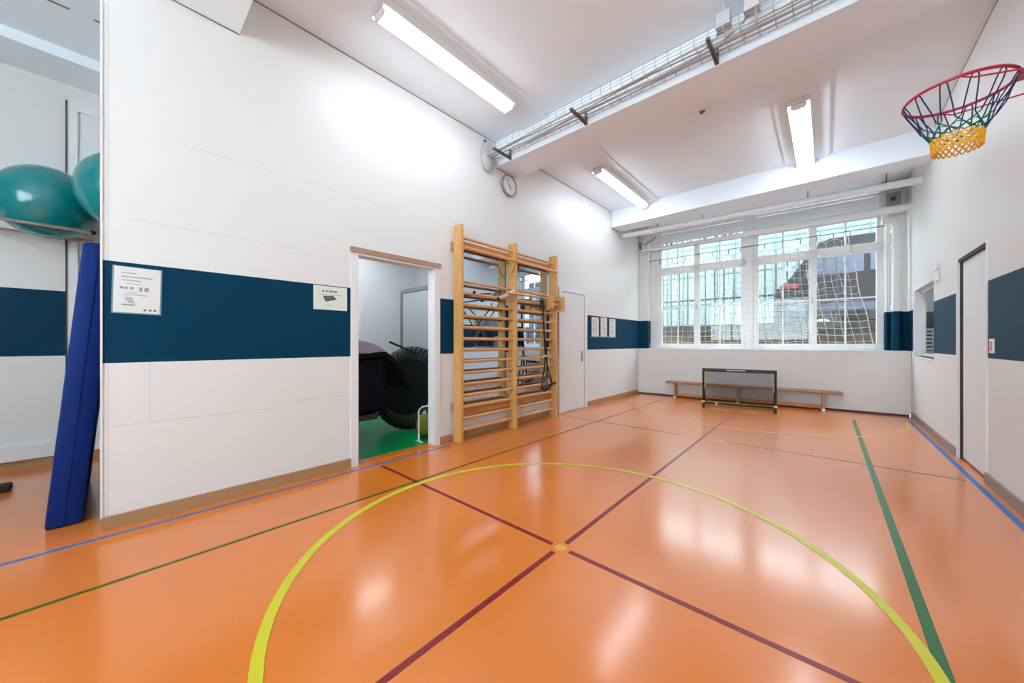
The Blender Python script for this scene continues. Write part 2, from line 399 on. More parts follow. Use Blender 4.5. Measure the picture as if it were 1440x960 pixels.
# side window to the corridor
w3 = st(MB().box(RX+.08, RX+.12, WY0, WY0+.05, .995, 2.01).box(RX+.08, RX+.12, WY1-.05, WY1, .995, 2.01).box(RX+.08, RX+.12, WY0, WY1, .995, 1.04).box(RX+.08, RX+.12, WY0, WY1, 1.97, 2.01)
        .box(RX-.012, RX+.08, WY0-.01, WY1+.01, .965, .995).box(RX, RX+.12, WY1-.13, WY1-.002, .995, 2.01), 'window_3', M['gloss'])
MB().box(RX+.097, RX+.103, WY0+.05, WY1-.05, 1.04, 1.97).build('window_pane', M['glass'], w3)
st(MB().box(RX+.0, 2.6, 9.2, 9.3, 0, 3.0), 'wall_corridor_end', M['wall'])
st(MB().box(2.6, 2.7, 6.0, 9.3, 0, 3), 'wall_corridor_side', M['wall'])
st(MB().box(RX+.25, 2.7, 5.95, 6.0, 0, 3), 'wall_corridor_near', M['wall'])
st(MB().box(RX+.12, 2.7, 5.95, 9.3, 3.0, 3.1), 'ceiling_corridor', M['ceil'])
st(MB().box(RX+.12, 2.7, 6.0, 9.3, -.1, 0), 'floor_corridor', M['skirt_grey'])
rad = empty('radiator', (1.75, 9.05, .5), 'white ribbed radiator seen through the side window in the right wall', 'radiator')
b = MB()
for k in range(14): b.box(RX+.14, 2.3, 9.07, 9.13, .56+k*.065, .60+k*.065, .006)
b.build('fins', M['gloss'], rad)
MB().box(RX+.3, RX+.36, 9.12, 9.198, .5, 1.45).box(2.2, 2.26, 9.12, 9.198, .5, 1.45).box(RX+.3, 2.26, 9.14, 9.15, .55, 1.44).build('bracket', M['white'], rad)

# ------------------------------------------------------------------ end windows
def window(name, u0, u1, muls, last):
    b = MB(EW); o0, o1 = .30, .36
    b.box(u0, u0+.09, o0, o1, 1.07, 3.45, .004).box(u1-.09, u1, o0, o1, 1.07, 3.45, .004)
    b.box(u0, u1, o0-.01, o1, 1.07, 1.185, .004).box(u0, u1, o0, o1, 2.80, 2.97, .004).box(u0, u1, o0, o1, 3.40, 3.48, .004)
    mu = muls; b.box(mu[0], mu[1], o0, o1, 1.18, 3.45, .004)
    root = st(b, name, M['gloss'])
    s = MB(EW)
    for a, c in ((u0+.09, mu[0]), (mu[1], u1-.09)):
        mid = (a+c)/2+.0
        s.box(mid-.013, mid+.013, o0+.015, o1-.01, 1.18, 3.42)
        s.box(a, c, o0+.017, o1-.012, 1.995, 2.022)
    s.build('glazing_bar', M['gloss'], root)
    g = MB(EW)
    for a, c in ((u0+.09, mu[0]), (mu[1], u1-.09)):
        p = MB(EW); p.box(a, c, o0+.033, o0+.039, 1.18, 2.80); p.build('window_pane', M['glass'], root)
        p = MB(EW); p.box(a, c, o0+.033, o0+.039, 2.97, 3.40); p.build('window_pane', M['glass'], root)
    g.bm.free()
    h = MB(EW); h.box(mu[0]+.04, mu[0]+.065, o0-.02, o0, 1.95, 2.06, .004); h.build('window_handle', M['grey'], root)
    return root
window('window_1', .38, 2.145, (1.16, 1.28), 0)
window('window_2', 2.27, 4.145, (3.145, 3.265), 1)
st(MB(EW).box(2.145, 2.27, .27, .40, 1.07, 3.93, .004), 'trim_16', M['gloss'])
st(MB(EW).box(.20, .38, .315, .40, 1.07, 3.93), 'trim_17', M['gloss'])
st(MB(EW).box(.2, 4.145, .12, .31, 1.069, 1.078), 'trim_18', M['gloss'])
# louvred band above the windows with an open slot below it
for (a, c, nm) in ((.38, 2.145, 'window_4'), (2.27, 4.145, 'window_5')):
    b = MB(EW); b.box(a, a+.05, .32, .38, 3.48, 3.93).box(c-.05, c, .32, .38, 3.48, 3.93).box(a, c, .32, .38, 3.90, 3.93)
    root = st(b, nm, M['gloss'])
    s = MB(EW)
    for k in range(6):
        z = 3.545+k*.06
        s.face_add([(a+.05, .335, z), (c-.05, .335, z), (c-.05, .345, z+.057), (a+.05, .345, z+.057)], [(0, 1, 2, 3)])
        s.face_add([(a+.05, .345, z), (c-.05, .345, z), (c-.05, .337, z+.057), (a+.05, .337, z+.057)], [(0, 1, 2, 3)])
    s.build('louvre', M['louvre'], root)
    s = MB(EW); x = a+.06
    while x < c-.1:
        L = random.uniform(.02, .09); s.box(x, min(x+L, c-.05), .35, .37, 3.49, 3.545); x += L+random.uniform(.03, .16)
    s.build('slot_blocks', M['midgrey'], root)

# ------------------------------------------------------------------ outside: wall, railing, facade, van
st(MB(EW).box(-2, 12, .6, 16, -1.2, .9), 'ground', M['asphalt'])
led = empty('retaining_wall', EW @ Vector((3, 1.7, .9)), 'brown and grey stone retaining wall outside the windows', 'wall')
MB(EW).box(-2, 9, 1.6, 1.95, .9, 1.42).build('lower_course', M['stone2'], led)
MB(EW).box(-2, 9, 1.65, 2.0, 1.42, 1.66, .01).build('coping', M['stone'], led)
rl = empty('railing', EW @ Vector((3, 1.8, 1.66)), 'tall grey metal bar railing on the stone wall outside', 'railing')
for k in range(34):
    u = -1.6+k*.21
    if u > 3.1+.6: break
    MB(EW).box(u-.014, u+.014, 1.80, 1.83, 1.66, 3.2).build('bar', M['rail_bar'], rl)
MB(EW).box(-2, 3.9, 1.795, 1.835, 2.30, 2.34).build('rail', M['rail_bar'], rl)
MB(EW).box(-2, 3.9, 1.795, 1.835, 3.16, 3.2).build('rail', M['rail_bar'], rl)
fc = empty('neighbouring_building', EW @ Vector((3, 7, .9)), 'pale green-white panelled building across the street', 'building')
MB(EW).box(-6, 9, 7.0, 9, .9, 5.7).build('facade', M['facade'], fc)
b = MB(EW)
for k in range(26): b.box(-6+k*.6, -5.96+k*.6, 6.97, 7.0, .9, 5.7)
for k in range(4): b.box(-6, 9, 6.975, 7.0, 1.6+k*1.1, 1.65+k*1.1)
b.build('panel_joints', M['facade_frame'], fc)
VX = EW @ Matrix.Translation((2.5, 3.4, 1.25))
van = empty('van', EW @ Vector((5.5, 3.9, 1.2)), 'dark van parked in the street outside the right-hand window', 'van')
b = MB(VX)
prof = [(.0, .45), (.0, 1.2), (.10, 1.46), (.40, 1.6), (.74, 2.35), (1.05, 2.58), (5.2, 2.62), (5.3, .45)]
b.prism(prof, 0, 1.9, Matrix(((1, 0, 0, 0), (0, 0, 1, 0), (0, 1, 0, 0), (0, 0, 0, 1))))
bmesh.ops.bevel(b.bm, geom=b.bm.edges[:], offset=.07, segments=3, affect='EDGES')
b.build('body', M['van'], van, True)
b = MB(VX); b.prism([(.62, 1.68), (.86, 2.14), (1.75, 2.14), (1.75, 1.68)], -.012, .0, Matrix(((1, 0, 0, 0), (0, 0, 1, 0), (0, 1, 0, 0), (0, 0, 0, 1)))); b.box(1.85, 2.9, -.012, 0, 1.68, 2.14, .02).box(3.0, 4.1, -.012, 0, 1.68, 2.14, .02)
b.build('side_window', M['van_glass'], van)
MB(VX).box(.3, 5.2, -.015, 0, .75, .95).build('side_moulding', M['van_glass'], van)
MB(VX).box(.14, .55, -.015, .02, 1.38, 1.50, .01).build('indicator_light', M['van_red'], van)
for x in (1.0, 4.2):
    wl = MB(VX).lathe([(.05, -.02), (.33, -.02), (.36, .02), (.36, .2), (.3, .24)], (x, 0, .36), (0, 1, 0), 32).build('wheel', M['rubber'], van, True)
    MB(VX).lathe([(.02, -.03), (.18, -.03), (.2, -.018)], (x, 0, .36), (0, 1, 0), 24).build('wheel_cap', M['hub'], wl, True)
MB(VX).box(.2, 5.2, .1, 1.8, .0, .46).build('underbody', M['black'], van)

# ------------------------------------------------------------------ safety net and its cable
nt_ = empty('safety_net', EW @ Vector((2.1, .2, 1.1)), 'cream mesh safety net hanging in front of the far windows', 'net')
zc = lambda u: 3.155+.012*u
MB(EW).tube([(.21, .2, zc(0)), (4.14, .2, zc(4.3))], .008, 6).build('cable', M['darksteel'], nt_)
hooks = [.45, .72, 1.0, 1.29, 1.55, 1.84, 2.05, 2.47, 2.75, 3.02, 3.26, 3.49, 3.71]
for u in hooks: MB(EW).tube([(u, .2, zc(u)), (u, .2, zc(u)-.10)], .008, 6).build('hook', M['darksteel'], nt_)
def ntop(u):
    for a, b_ in zip(hooks, hooks[1:]):
        if a <= u <= b_:
            t = (u-a)/(b_-a); return zc(u)-.10-.42*(b_-a)*4*t*(1-t)*.5
    return zc(u)-.12
net = MB(EW)
top_ = [(.2+.12*0+u*.0, 0) for u in (0,)]
cols = 33; rows = 17
def npos(i, jj):
    s_ = i/(cols-1); t = jj/(rows-1)
    ut = .36+s_*(3.70-.36); ub = .22+s_*(4.03-.22)
    zt = ntop(max(ut, .45)); z = zt+(1.10-zt)*t
    u = ut+(ub-ut)*t**1.2
    return (u+.01*math.sin(i*1.7+jj*.9), .2+.012*math.sin(i*.8+jj), z-.012*math.sin(i*.9+jj*.5)*(1 if jj else 0))
for i in range(cols):
    net.tube([npos(i, q) for q in range(rows)], .0035 if i not in (0, cols-1) else .008, 4)
for q in range(rows):
    net.tube([npos(i, q) for i in range(cols)], .0035 if q else .005, 4)
net.build('mesh', M['rope'], nt_)

# ------------------------------------------------------------------ pipes at the end wall
def pipe(name, pts, r, label, group=None, collars=(), m='gloss', n=16):
    t = empty(name, EW @ Vector(pts[0]), label, 'pipe', group)
    MB(EW).tube(pts, r, n).build('tube', M[m], t, True)
    for p, ax in collars:
        MB(EW).lathe([(r*.9, -.03), (r+.014, -.03), (r+.014, .03), (r*.9, .03)], p, ax, 20).build('collar', M[m], t, True)
    return t
pa = pipe('heating_pipe', [(-.03, -.92, 3.535), (4.36, -.92, 3.53)], .052, 'long white horizontal pipe under the ceiling just past the far beam', collars=[((.6, -.92, 3.534), (1, 0, 0))])
for u in (.72, 1.55, 3.1, 4.0):
    MB(EW).tube([(u, -.92, 3.57), (u, -.92, CZ)], .008, 6).build('hanger', M['midgrey'], pa)
pb = pipe('heating_pipe', [(2.12, -.02, 3.40), (4.415, -.02, 3.405)], .062, 'thick white horizontal pipe across the top of the right-hand window', collars=[((2.15, -.02, 3.40), (1, 0, 0))])
MB(EW).box(4.10, 4.16, -.04, .31, 3.36, 3.44, .004).build('support', M['gloss'], pb)
pc = pipe('heating_pipe', [(.0, .08, 3.40), (2.10, -.02, 3.385)], .036, 'thinner white pipe across the top of the left-hand window')
pd_ = pipe('downpipe', [(4.10, .16, 3.27), (4.17, .16, 3.27), (4.24, .16, 3.24), (4.275, .16, 3.14), (4.275, .16, 1.072)], .06,
     'stout white vertical downpipe with an elbow right of the windows', collars=[((4.275, .16, 3.08), (0, 0, 1)), ((4.275, .16, 2.82), (0, 0, 1)), ((4.275, .16, 1.80), (0, 0, 1))], m='wall', n=20)
MB(EW).tube([(4.275, .16, 2.98), (4.33, .2, 3.04), (4.36, .24, 3.14)], .042, 14).build('branch', M['gloss'], pd_, True)
pipe('downpipe', [(4.17, .22, 1.078), (4.17, .22, 3.2)], .019, 'thin bright white vertical pipe beside the right window frame', m='wall')
bx_ = st(MB(EW).box(4.16, 4.50, .28, .44, 1.07, 1.74, .01), 'trim_19', M['wall'])
sp = empty('vent', EW @ Vector((4.23, .12, 3.49)), 'square grey ventilation plate with round hole in the far right top corner', 'vent')
MB(EW).box(4.14, 4.32, .12, .15, 3.50, 3.73, .006).build('plate', M['midgrey'], sp)
MB(EW).lathe([(.01, 0), (.035, 0), (.035, .012)], (4.23, .108, 3.62), (0, 1, 0), 20).build('hole', M['gap'], sp)
MB(EW).box(4.10, 4.145, .12, .44, 3.5, 3.93).box(4.32, 4.5, .2, .44, 3.9, 3.93).build('bracket', M['grey'], sp)
wd = empty('pipe_clamp', EW @ Vector((.05, .05, 3.36)), 'small grey clamp in the far left top corner under the pipe', 'clamp')
MB(EW).box(.03, .22, .04, .10, 3.31, 3.35, .004).box(.10, .14, .04, .10, 3.35, 3.9, .003).build('plate', M['gloss'], wd)
MB(EW).prism([(-.0, 3.60), (.06, 3.60), (.055, 3.38), (.03, 3.38)], .05, .10, Matrix(((1, 0, 0, 0), (0, 0, 1, 0), (0, 1, 0, 0), (0, 0, 0, 1)))).build('wedge', M['midgrey'], wd)
MB(EW).tube([(.12, .02, 3.52), (.34, .0, 3.60), (.42, .0, 3.66)], .014, 6).build('strut', M['midgrey'], wd)

# ------------------------------------------------------------------ fluorescent lamps
def lamp(x, y0, y1, label, z=CZ-.02, lens='lamp_lens'):
    t = empty('ceiling_lamp', ((x), (y0+y1)/2, z-.11), label, 'lamp', 'fluorescent ceiling lamps')
    h_ = MB()
    poly = [(-.095, 0), (.095, 0), (.103, -.070), (.097, -.072), (.088, -.058), (-.088, -.058), (-.097, -.072), (-.103, -.070)]
    h_.prism(poly, y0-.03, y1+.03, Matrix(((1, 0, 0, x), (0, 0, 1, 0), (0, 1, 0, z), (0, 0, 0, 1))))
    h_.build('housing', M['white'], t)
    l = MB(); poly = [(-.062, -.059), (.062, -.059), (.068, -.088), (.050, -.113), (-.050, -.113), (-.068, -.088)]
    l.prism(poly, y0, y1, Matrix(((1, 0, 0, x), (0, 0, 1, 0), (0, 1, 0, z), (0, 0, 0, 1)))); l.build('diffuser', M[lens], t)
    for a, b_ in ((y0-.02, y0), (y1, y1+.02)):
        e_ = MB(); e_.prism([(-.066, -.059), (.066, -.059), (.072, -.088), (.053, -.117), (-.053, -.117), (-.072, -.088)], a, b_, Matrix(((1, 0, 0, x), (0, 0, 1, 0), (0, 1, 0, z), (0, 0, 0, 1)))); e_.build('end_cap', M['gloss'], t)
lamp(-2.70, 1.44, 2.97, 'large fluorescent ceiling lamp nearest the camera, above the left wall')
lamp(-2.66, 5.02, 6.84, 'fluorescent ceiling lamp near the far left, beyond the beam')
lamp(-.235, 5.12, 6.93, 'fluorescent ceiling lamp near the far right, beyond the beam')
lamp(-.235, 1.44, 2.97, 'fluorescent ceiling lamp above the camera on the right')
lamp(-4.3, 1.5, 3.0, 'added unseen lamp brightening the store room, nearest the doorway', 2.9, 'lamp_lens_added')  # out-of-view lamps, this and the next, added to brighten the store room
lamp(-5.4, 1.5, 3.0, 'added unseen lamp brightening the store room, at the rear', 2.9, 'lamp_lens_added')
lamp(1.95, 6.9, 8.1, 'added unseen lamp lighting the corridor behind the side window', 3.0, 'lamp_lens_added')  # out-of-view lamp added so the roofed corridor is not dark
dt = empty('smoke_detector', (-1.11, 4.62, CZ-.03), 'tiny dark sensor in the middle of the ceiling', 'sensor')
MB().lathe([(.012, 0), (.025, -.012), (.012, -.03)], (-1.11, 4.66, CZ), (0, 0, 1), 16).build('cap', M['darksteel'], dt)
MB().box(-1.14, -1.08, 4.64, 4.69, CZ-.006, CZ).build('base', M['midgrey'], dt)

# ------------------------------------------------------------------ cable tray on the beam
tr = empty('cable_tray', (-1.2, 3.35, 3.66), 'wire mesh cable tray running along the near side of the beam', 'cable tray')
b = MB(); x0, x1 = -3.40, RX-.02
for (y, z) in ((3.20, 3.70), (3.20, 3.665), (3.26, 3.665), (3.33, 3.665), (3.40, 3.665), (3.455, 3.665), (3.455, 3.70), (3.20, 3.735), (3.455, 3.735)):
    b.tube([(x0, y, z), (x1, y, z)], .0028, 4)
n = 42
for k in range(n):
    x = x0+.03+(x1-x0-.06)*k/(n-1)
    b.tube([(x, 3.20, 3.74), (x, 3.20, 3.662), (x, 3.455, 3.662), (x, 3.455, 3.74)], .0026, 4)
b.build('wire_basket', M['zinc'], tr)
for (y, r_) in ((3.27, .011), (3.31, .008), (3.37, .012), (3.41, .007)):
    pts = [(x0+.0+(x1-x0)*k/14, y+.012*math.sin(k*1.3+y*50), 3.668+r_) for k in range(15)]
    MB().tube(pts, r_, 6).build('cable', M['grey'], tr, True)
for x in (-3.13, -2.0, -.715, .6):
    bb = MB(); bb.box(x-.014, x+.014, 3.17, 3.495, 3.632, 3.655).box(x-.016, x+.016, 3.478, 3.498, 3.625, 3.75); bb.prism([(3.49, 3.632), (3.40, 3.632), (3.49, 3.70)], x-.004, x+.004, Matrix(((0, 0, 1, 0), (1, 0, 0, 0), (0, 1, 0, 0), (0, 0, 0, 1))))
    bb.build('bracket', M['darksteel'], tr)
for x, y, lab in ((-.625, 3.29, 'grey junction box on the ceiling above the tray, left one'), (-.43, 3.27, 'grey junction box on the ceiling above the tray, right one')):
    t = empty('junction_box', (x, y, CZ-.1), lab, 'junction box', 'junction boxes by the cable tray')
    MB().box(x-.05, x+.05, y-.04, y+.05, 3.76, 3.87, .006).box(x-.01, x+.01, y-.01, y+.01, 3.87, CZ).build('housing', M['grey'], t)
    MB().box(x-.052, x+.052, y-.042, y+.052, 3.752, 3.762, .002).build('lid', M['grey'], t)
    MB().tube([(x-.03, y+.0, 3.755), (x-.06, y+.03, 3.73), (x-.12, y+.05, 3.71), (x-.2, y+.06, 3.69)], .006, 6).build('cable', M['midgrey'], t)
# dish and clock on the left wall
ds = empty('wall_speaker', (lwx(3.38)+.03, 3.38, 3.52), 'pale grey oval plastic speaker high on the left wall beside the beam', 'speaker')
MB(LW @ Matrix.Translation((3.32, -.05, 3.70)) @ Matrix.Scale(1.9, 4, (0, 0, 1))).lathe([(.03, .05), (.10, .035), (.105, 0), (.09, -.02), (.02, -.035)], (0, 0, 0), (0, 1, 0), 28).build('shell', M['grey'], ds, True)
MB(LW).tube([(3.24, -.06, 3.87), (3.28, -.05, 3.84), (3.31, -.05, 3.82)], .012, 6).build('mount', M['darksteel'], ds)
MB(LW).tube([(3.46, -.05, 3.70), (3.47, -.06, 3.60), (3.44, -.06, 3.53), (3.38, -.05, 3.50), (3.34, -.04, 3.52)], .010, 6).build('cable', M['grey'], ds, True)
ck = empty('wall_clock', (lwx(3.76), 3.76, 3.30), 'round wall clock with white face high on the left wall under the beam', 'clock')
cc = (3.76, 0, 3.445)
MB(LW).lathe([(.13, 0), (.152, -.008), (.155, -.035), (.146, -.045), (.138, -.045), (.136, -.02), (.05, -.02)], cc, (0, 1, 0), 40).build('rim', M['clock_rim'], ck, True)
MB(LW).lathe([(.01, -.028), (.137, -.028), (.137, -.02)], cc, (0, 1, 0), 40).build('face', M['clock_face'], ck)
for k in range(12):
    a = k*PI/6; MB(LW).box(-.003, .003, -.031, -.028, .108, .128, mx=Matrix.Translation(cc) @ Matrix.Rotation(a, 4, 'Y')).build('hour_mark', M['ink'], ck)
for ang, ln, wd_ in ((2.7, .07, .006), (-.6, .10, .004)):
    MB(LW).box(-wd_, wd_, -.034, -.031, -.015, ln, mx=Matrix.Translation(cc) @ Matrix.Rotation(ang, 4, 'Y')).build('hand', M['ink_dark'], ck)

# ------------------------------------------------------------------ mirrors and wall bars
for a, c, lab in ((2.87, 3.705, 'tall wall mirror behind the left bay of the wall bars'), (3.795, 4.665, 'tall wall mirror behind the right bay of the wall bars')):
    t = empty('wall_mirror', (lwx(a)+.01, (a+c)/2, .40), lab, 'mirror', 'mirrors behind the wall bars')
    MB(LW).box(a, c, -.010, -.001, .40, 2.44).build('glass', M['mirror'], t)
    MB(LW).box(a-.004, a, -.012, 0, .40, 2.44).box(c, c+.004, -.012, 0, .40, 2.44).build('edge', M['alu'], t)
wb_ = empty('wall_bars', (-3.31, 3.75, 0), 'two-bay pine wall bars with round rungs fixed to the left wall', 'wall bars')
SY = [2.735, 3.72, 4.705]; SH = [2.615, 2.595, 2.60]
for y, h_ in zip(SY, SH):
    MB().box(-3.378, -3.238, y, y+.04, 0, h_, .004).build('stile', M['wood'], wb_)
RZ = [.143+.1385*k for k in range(14)]+[2.475]
def oval(mb, x, z, y0, y1, a=.014, b_=.019):
    mb.prism([(x+a*math.cos(k*PI/6), z+b_*math.sin(k*PI/6)) for k in range(12)], y0, y1, Matrix(((1, 0, 0, 0), (0, 0, 1, 0), (0, 1, 0, 0), (0, 0, 0, 1))))
    return mb
for bay in (0, 1):
    y0, y1 = SY[bay]+.04, SY[bay+1]
    for z in RZ: oval(MB(), -3.295, z, y0, y1).build('rung', M['rung'], wb_, True)
    oval(MB(), -3.222, 2.335, y0-(.0 if bay == 0 else .02), y1+.02, .016, .019).build('forward_rung', M['rung'], wb_, True)
    MB().box(-3.374, -3.35, y0, y1, .305, .435, .003).build('back_board', M['board'], wb_)
    MB().box(-3.374, -3.35, y0, y1, 2.36, 2.455, .003).build('back_board', M['board'], wb_)
    # ties
for y in (3.735,):
    MB().tube([(-3.235, y-.02, 2.31), (-3.30, y-.03, 2.19), (-3.36, y-.03, 2.14)], .010, 6).build('brace', M['rung'], wb_)
for y, z in ((2.745, 2.38), (2.745, .42), (3.73, 2.38), (3.73, .42), (4.715, 2.38), (4.715, .42)):
    MB().box(lwx(y)+.004, -3.378, y-.02, y+.03, z-.05, z+.05).build('fixing_bracket', M['strip'], wb_)
# pull-up attachment hooked on the upper rungs
pu = empty('pull_up_bar', (-3.2, 4.2, 1.75), 'wooden pull-up attachment hooked on the wall bars beside the white door', 'exercise bar')
MB().box(-3.236, -3.10, 4.70, 4.745, 1.70, 1.92, .006).build('end_block', M['wood'], pu)
MB().box(-3.235, -3.12, 4.45, 4.48, 1.73, 1.92, .006).build('end_block', M['wood'], pu)
MB().tube([(-3.21, 3.52, 1.878), (-3.21, 4.70, 1.878)], .016, 10).build('grip_bar', M['rung'], pu, True)
MB().tube([(-3.17, 4.46, 1.80), (-3.17, 4.70, 1.80)], .016, 10).build('grip_bar', M['rung'], pu, True)
MB().tube([(-3.17, 4.46, 1.87), (-3.17, 4.70, 1.87)], .012, 10).build('grip_bar', M['rung'], pu, True)
# folding frame hanging behind the rungs
ff = empty('folding_frame', (-3.35, 3.2, 1.18), 'thin grey folding tube frame with black rubber feet hanging behind the rungs', 'exercise frame')
MB().tube([(-3.25, 3.40, 1.79), (-3.245, 3.58, 1.86), (-3.245, 3.70, 1.93)], [.022, .03, .026], 12).build('grip', M['grey'], ff, True)
for pts in ([(-3.345, 3.50, 1.75), (-3.345, 3.437, 1.652), (-3.345, 3.0, 1.22)], [(-3.34, 2.85, 1.69), (-3.34, 3.05, 1.56), (-3.34, 3.27, 1.20)], [(-3.345, 2.80, 1.78), (-3.345, 3.35, 1.86)], [(-3.345, 2.98, 1.72), (-3.345, 3.38, 1.80)]):
    MB().tube(pts, .0085, 8).build('tube', M['darksteel'], ff, True)
for p in ((-3.345, 3.02, 1.185), (-3.34, 3.275, 1.185), (-3.25, 3.385, 1.785), (-3.26, 2.965, 1.825)):
    MB().ball(p, .020, 12, 8).build('rubber_foot', M['rubber'], ff, True)
# strap hanging in the gap between the mirrors
hs = empty('hanging_strap', (-3.40, 3.75, 1.10), 'black strap hanging between the two mirrors behind the middle post', 'strap')
MB().box(-3.415, -3.40, 3.73, 3.765, 1.12, 1.72).build('webbing', M['web'], hs)
for z in (1.38, 1.22, 1.12): MB().ball((-3.405, 3.748, z), .028, 12, 8, (1, 1, 1.3)).build('buckle', M['black'], hs, True)
# suspension trainer
su = empty('suspension_trainer', (-3.2, 4.35, .50), 'black suspension trainer straps with yellow clip hanging on the wall bars', 'exercise straps')
b = MB()
b.tube([(-3.21, 4.33, 1.88), (-3.185, 4.29, 1.82), (-3.19, 4.30, 1.60), (-3.19, 4.34, 1.15), (-3.18, 4.34, .98)], .013, 6)
b.tube([(-3.21, 4.30, 1.90), (-3.18, 4.22, 1.83)], .007, 6)
b.tube([(-3.18, 4.35, 1.0), (-3.17, 4.40, .80), (-3.17, 4.47, .66), (-3.17, 4.50, .57)], .010, 6)
b.tube([(-3.18, 4.33, 1.0), (-3.17, 4.30, .80), (-3.16, 4.24, .66), (-3.16, 4.22, .56), (-3.16, 4.28, .48), (-3.16, 4.38, .50)], .011, 6)
b.tube([(-3.18, 4.35, 1.25), (-3.17, 4.37, .95), (-3.16, 4.36, .70), (-3.15, 4.34, .52)], .011, 6)
b.tube([(-3.16, 4.42, .62), (-3.15, 4.36, .74), (-3.15, 4.30, .70), (-3.15, 4.26, .58), (-3.15, 4.32, .50), (-3.15, 4.44, .53), (-3.15, 4.42, .62)], .007, 6)
b.build('webbing', M['web'], su)
MB().box(-3.20, -3.165, 4.30, 4.38, .985, 1.02, .006).build('clip', M['yellow'], su)
for p, q in (((-3.16, 4.40, .55), (-3.16, 4.58, .585)), ((-3.155, 4.20, .53), (-3.15, 4.42, .515))):
    MB().tube([p, q], .016, 10).build('handle', M['rubber'], su, True)
MB().box(-3.235, -3.18, 4.27, 4.33, 1.72, 1.84, .01).build('anchor', M['black'], su)

# ------------------------------------------------------------------ notices
def notice(y0, y1, z0, z1, label, m='paper', name='notice', grp=None, skew=0.0):
    t = empty(name, (lwx((y0+y1)/2)+.003, (y0+y1)/2, z0), label, 'notice', grp)
    mx = LW @ Matrix.Translation(((y0+y1)/2, 0, (z0+z1)/2)) @ Matrix.Rotation(skew, 4, 'Y')
    hw, hh = (y1-y0)/2, (z1-z0)/2
    MB(mx).box(-hw, hw, -.003, -.0005, -hh, hh).build('sheet', M[m], t)
    return t, mx, hw, hh
t, mx, hw, hh = notice(.0, .215, 1.40, 1.70, 'white sheet with diagrams in a clear sleeve on the near end of the blue band', skew=.02)
MB(mx).box(-hw-.008, hw+.008, -.0012, -.0002, -hh-.008, hh+.004).build('sleeve', M['tape'], t)
b = MB(mx)
def ink(mb, u0, u1, v0, v1): mb.box(u0, u1, -.0042, -.003, v0, v1)
ink(b, -.075, -.01, .108, .113); ink(b, -.075, .07, .083, .089); ink(b, -.075, .015, .060, .065); ink(b, -.055, .01, .040, .043)
for u in (-.08, -.06, -.035): ink(b, u, u+.015, .005, .020)
ink(b, .008, .022, -.005, .022); ink(b, .032, .052, -.005, .022); ink(b, -.04, .0, -.020, -.017); ink(b, -.06, .05, -.034, -.030)
for k in range(6): ink(b, -.06+.004*k, -.025+.003*k, -.052-.007*k, -.048-.007*k)
ink(b, -.07, -.01, -.104, -.094)
b.build('print', M['ink'], t)
b = MB(mx)
for u in (.03, .055, .078): ink(b, u, u+.012, -.135, -.123)
b.build('print', M['ink_dark'], t)
t, mx, hw, hh = notice(1.19, 1.487, 1.505, 1.722, 'pale landscape sheet with a small picture left of the store room doorway', m='paper_green')
b = MB(mx)
for u in (-.075, -.045, -.02, .0, .022, .04): ink(b, u, u+.017, .055, .07)
b.build('heading', M['ink_green'], t)
b = MB(mx); ink(b, -.11, .0, .030, .034); ink(b, .02, .1, .030, .034); ink(b, -.04, .01, -.068, -.064); b.build('print', M['ink'], t)
b = MB(mx); b.prism([(-.07, .018), (.0, .022), (.015, .03), (.055, -.008), (-.045, -.035)], .003, .0042, Matrix(((1, 0, 0, 0), (0, 0, -1, 0), (0, 1, 0, 0), (0, 0, 0, 1)))); b.build('picture', M['ink_dark'], t)
for (a, c, z1, lab, k0) in ((6.14, 6.42, 1.70, 'portrait notice on the far blue band, nearest the white door', 0), (6.50, 6.77, 1.715, 'portrait notice with pale red marks, middle one on the far blue band', 1), (6.87, 7.15, 1.705, 'portrait notice on the far blue band, farthest from the white door', 2)):
    t, mx, hw, hh = notice(a, c, 1.33, z1, lab, grp='row of notices on the far blue band')
    b = MB(mx)
    for k in range(9): ink(b, -hw+.03, hw-.04-.02*((k*7+k0) % 3), hh-.04-k*.036, hh-.03-k*.036)
    b.build('print', M['ink'], t)
    if k0 == 1:
        b = MB(mx); ink(b, -hw+.02, 0, hh-.03, hh-.004); ink(b, .03, .06, -hh+.04, -hh+.13); b.build('mark', M['pink'], t)
MB(LW).box(6.10, 7.20, -.002, -.0003, 1.31, 1.332).build('tape_strip', M['tape'], None)
tag(bpy.data.objects['tape_strip'], 'thin clear strip under the row of three notices', 'tape')
# right wall fittings
th = empty('thermostat', (RX-.02, 6.75, 1.98), 'white two-part plastic room control above the blue band by the side window', 'thermostat')
MB().box(RX-.03, RX, 6.66, 6.86, 2.10, 2.17, .006).build('upper_unit', M['thermostat'], th)
MB().box(RX-.025, RX, 6.68, 6.84, 1.96, 2.085, .006).build('lower_unit', M['thermostat'], th)
sw = empty('switch', (RX-.01, 4.82, 1.13), 'small white switch with reddish rocker on the blue band right of the recessed door', 'switch')
MB().box(RX-.010, RX, 4.79, 4.89, 1.115, 1.235, .004).build('plate', M['thermostat'], sw)
MB().box(RX-.016, RX-.009, 4.81, 4.865, 1.135, 1.215, .002).build('rocker', M['switch_red'], sw)
wl_ = empty('wall_hook', (RX-.01, 4.07, 1.91), 'small grey metal hook on the right wall at the picture edge', 'hook')
MB().box(RX-.008, RX, 4.04, 4.10, 1.96, 2.08, .003).tube([(RX-.01, 4.07, 2.05), (RX-.025, 4.07, 2.045), (RX-.028, 4.07, 2.0), (RX-.018, 4.07, 1.97)], .007, 8).build('hook', M['midgrey'], wl_)
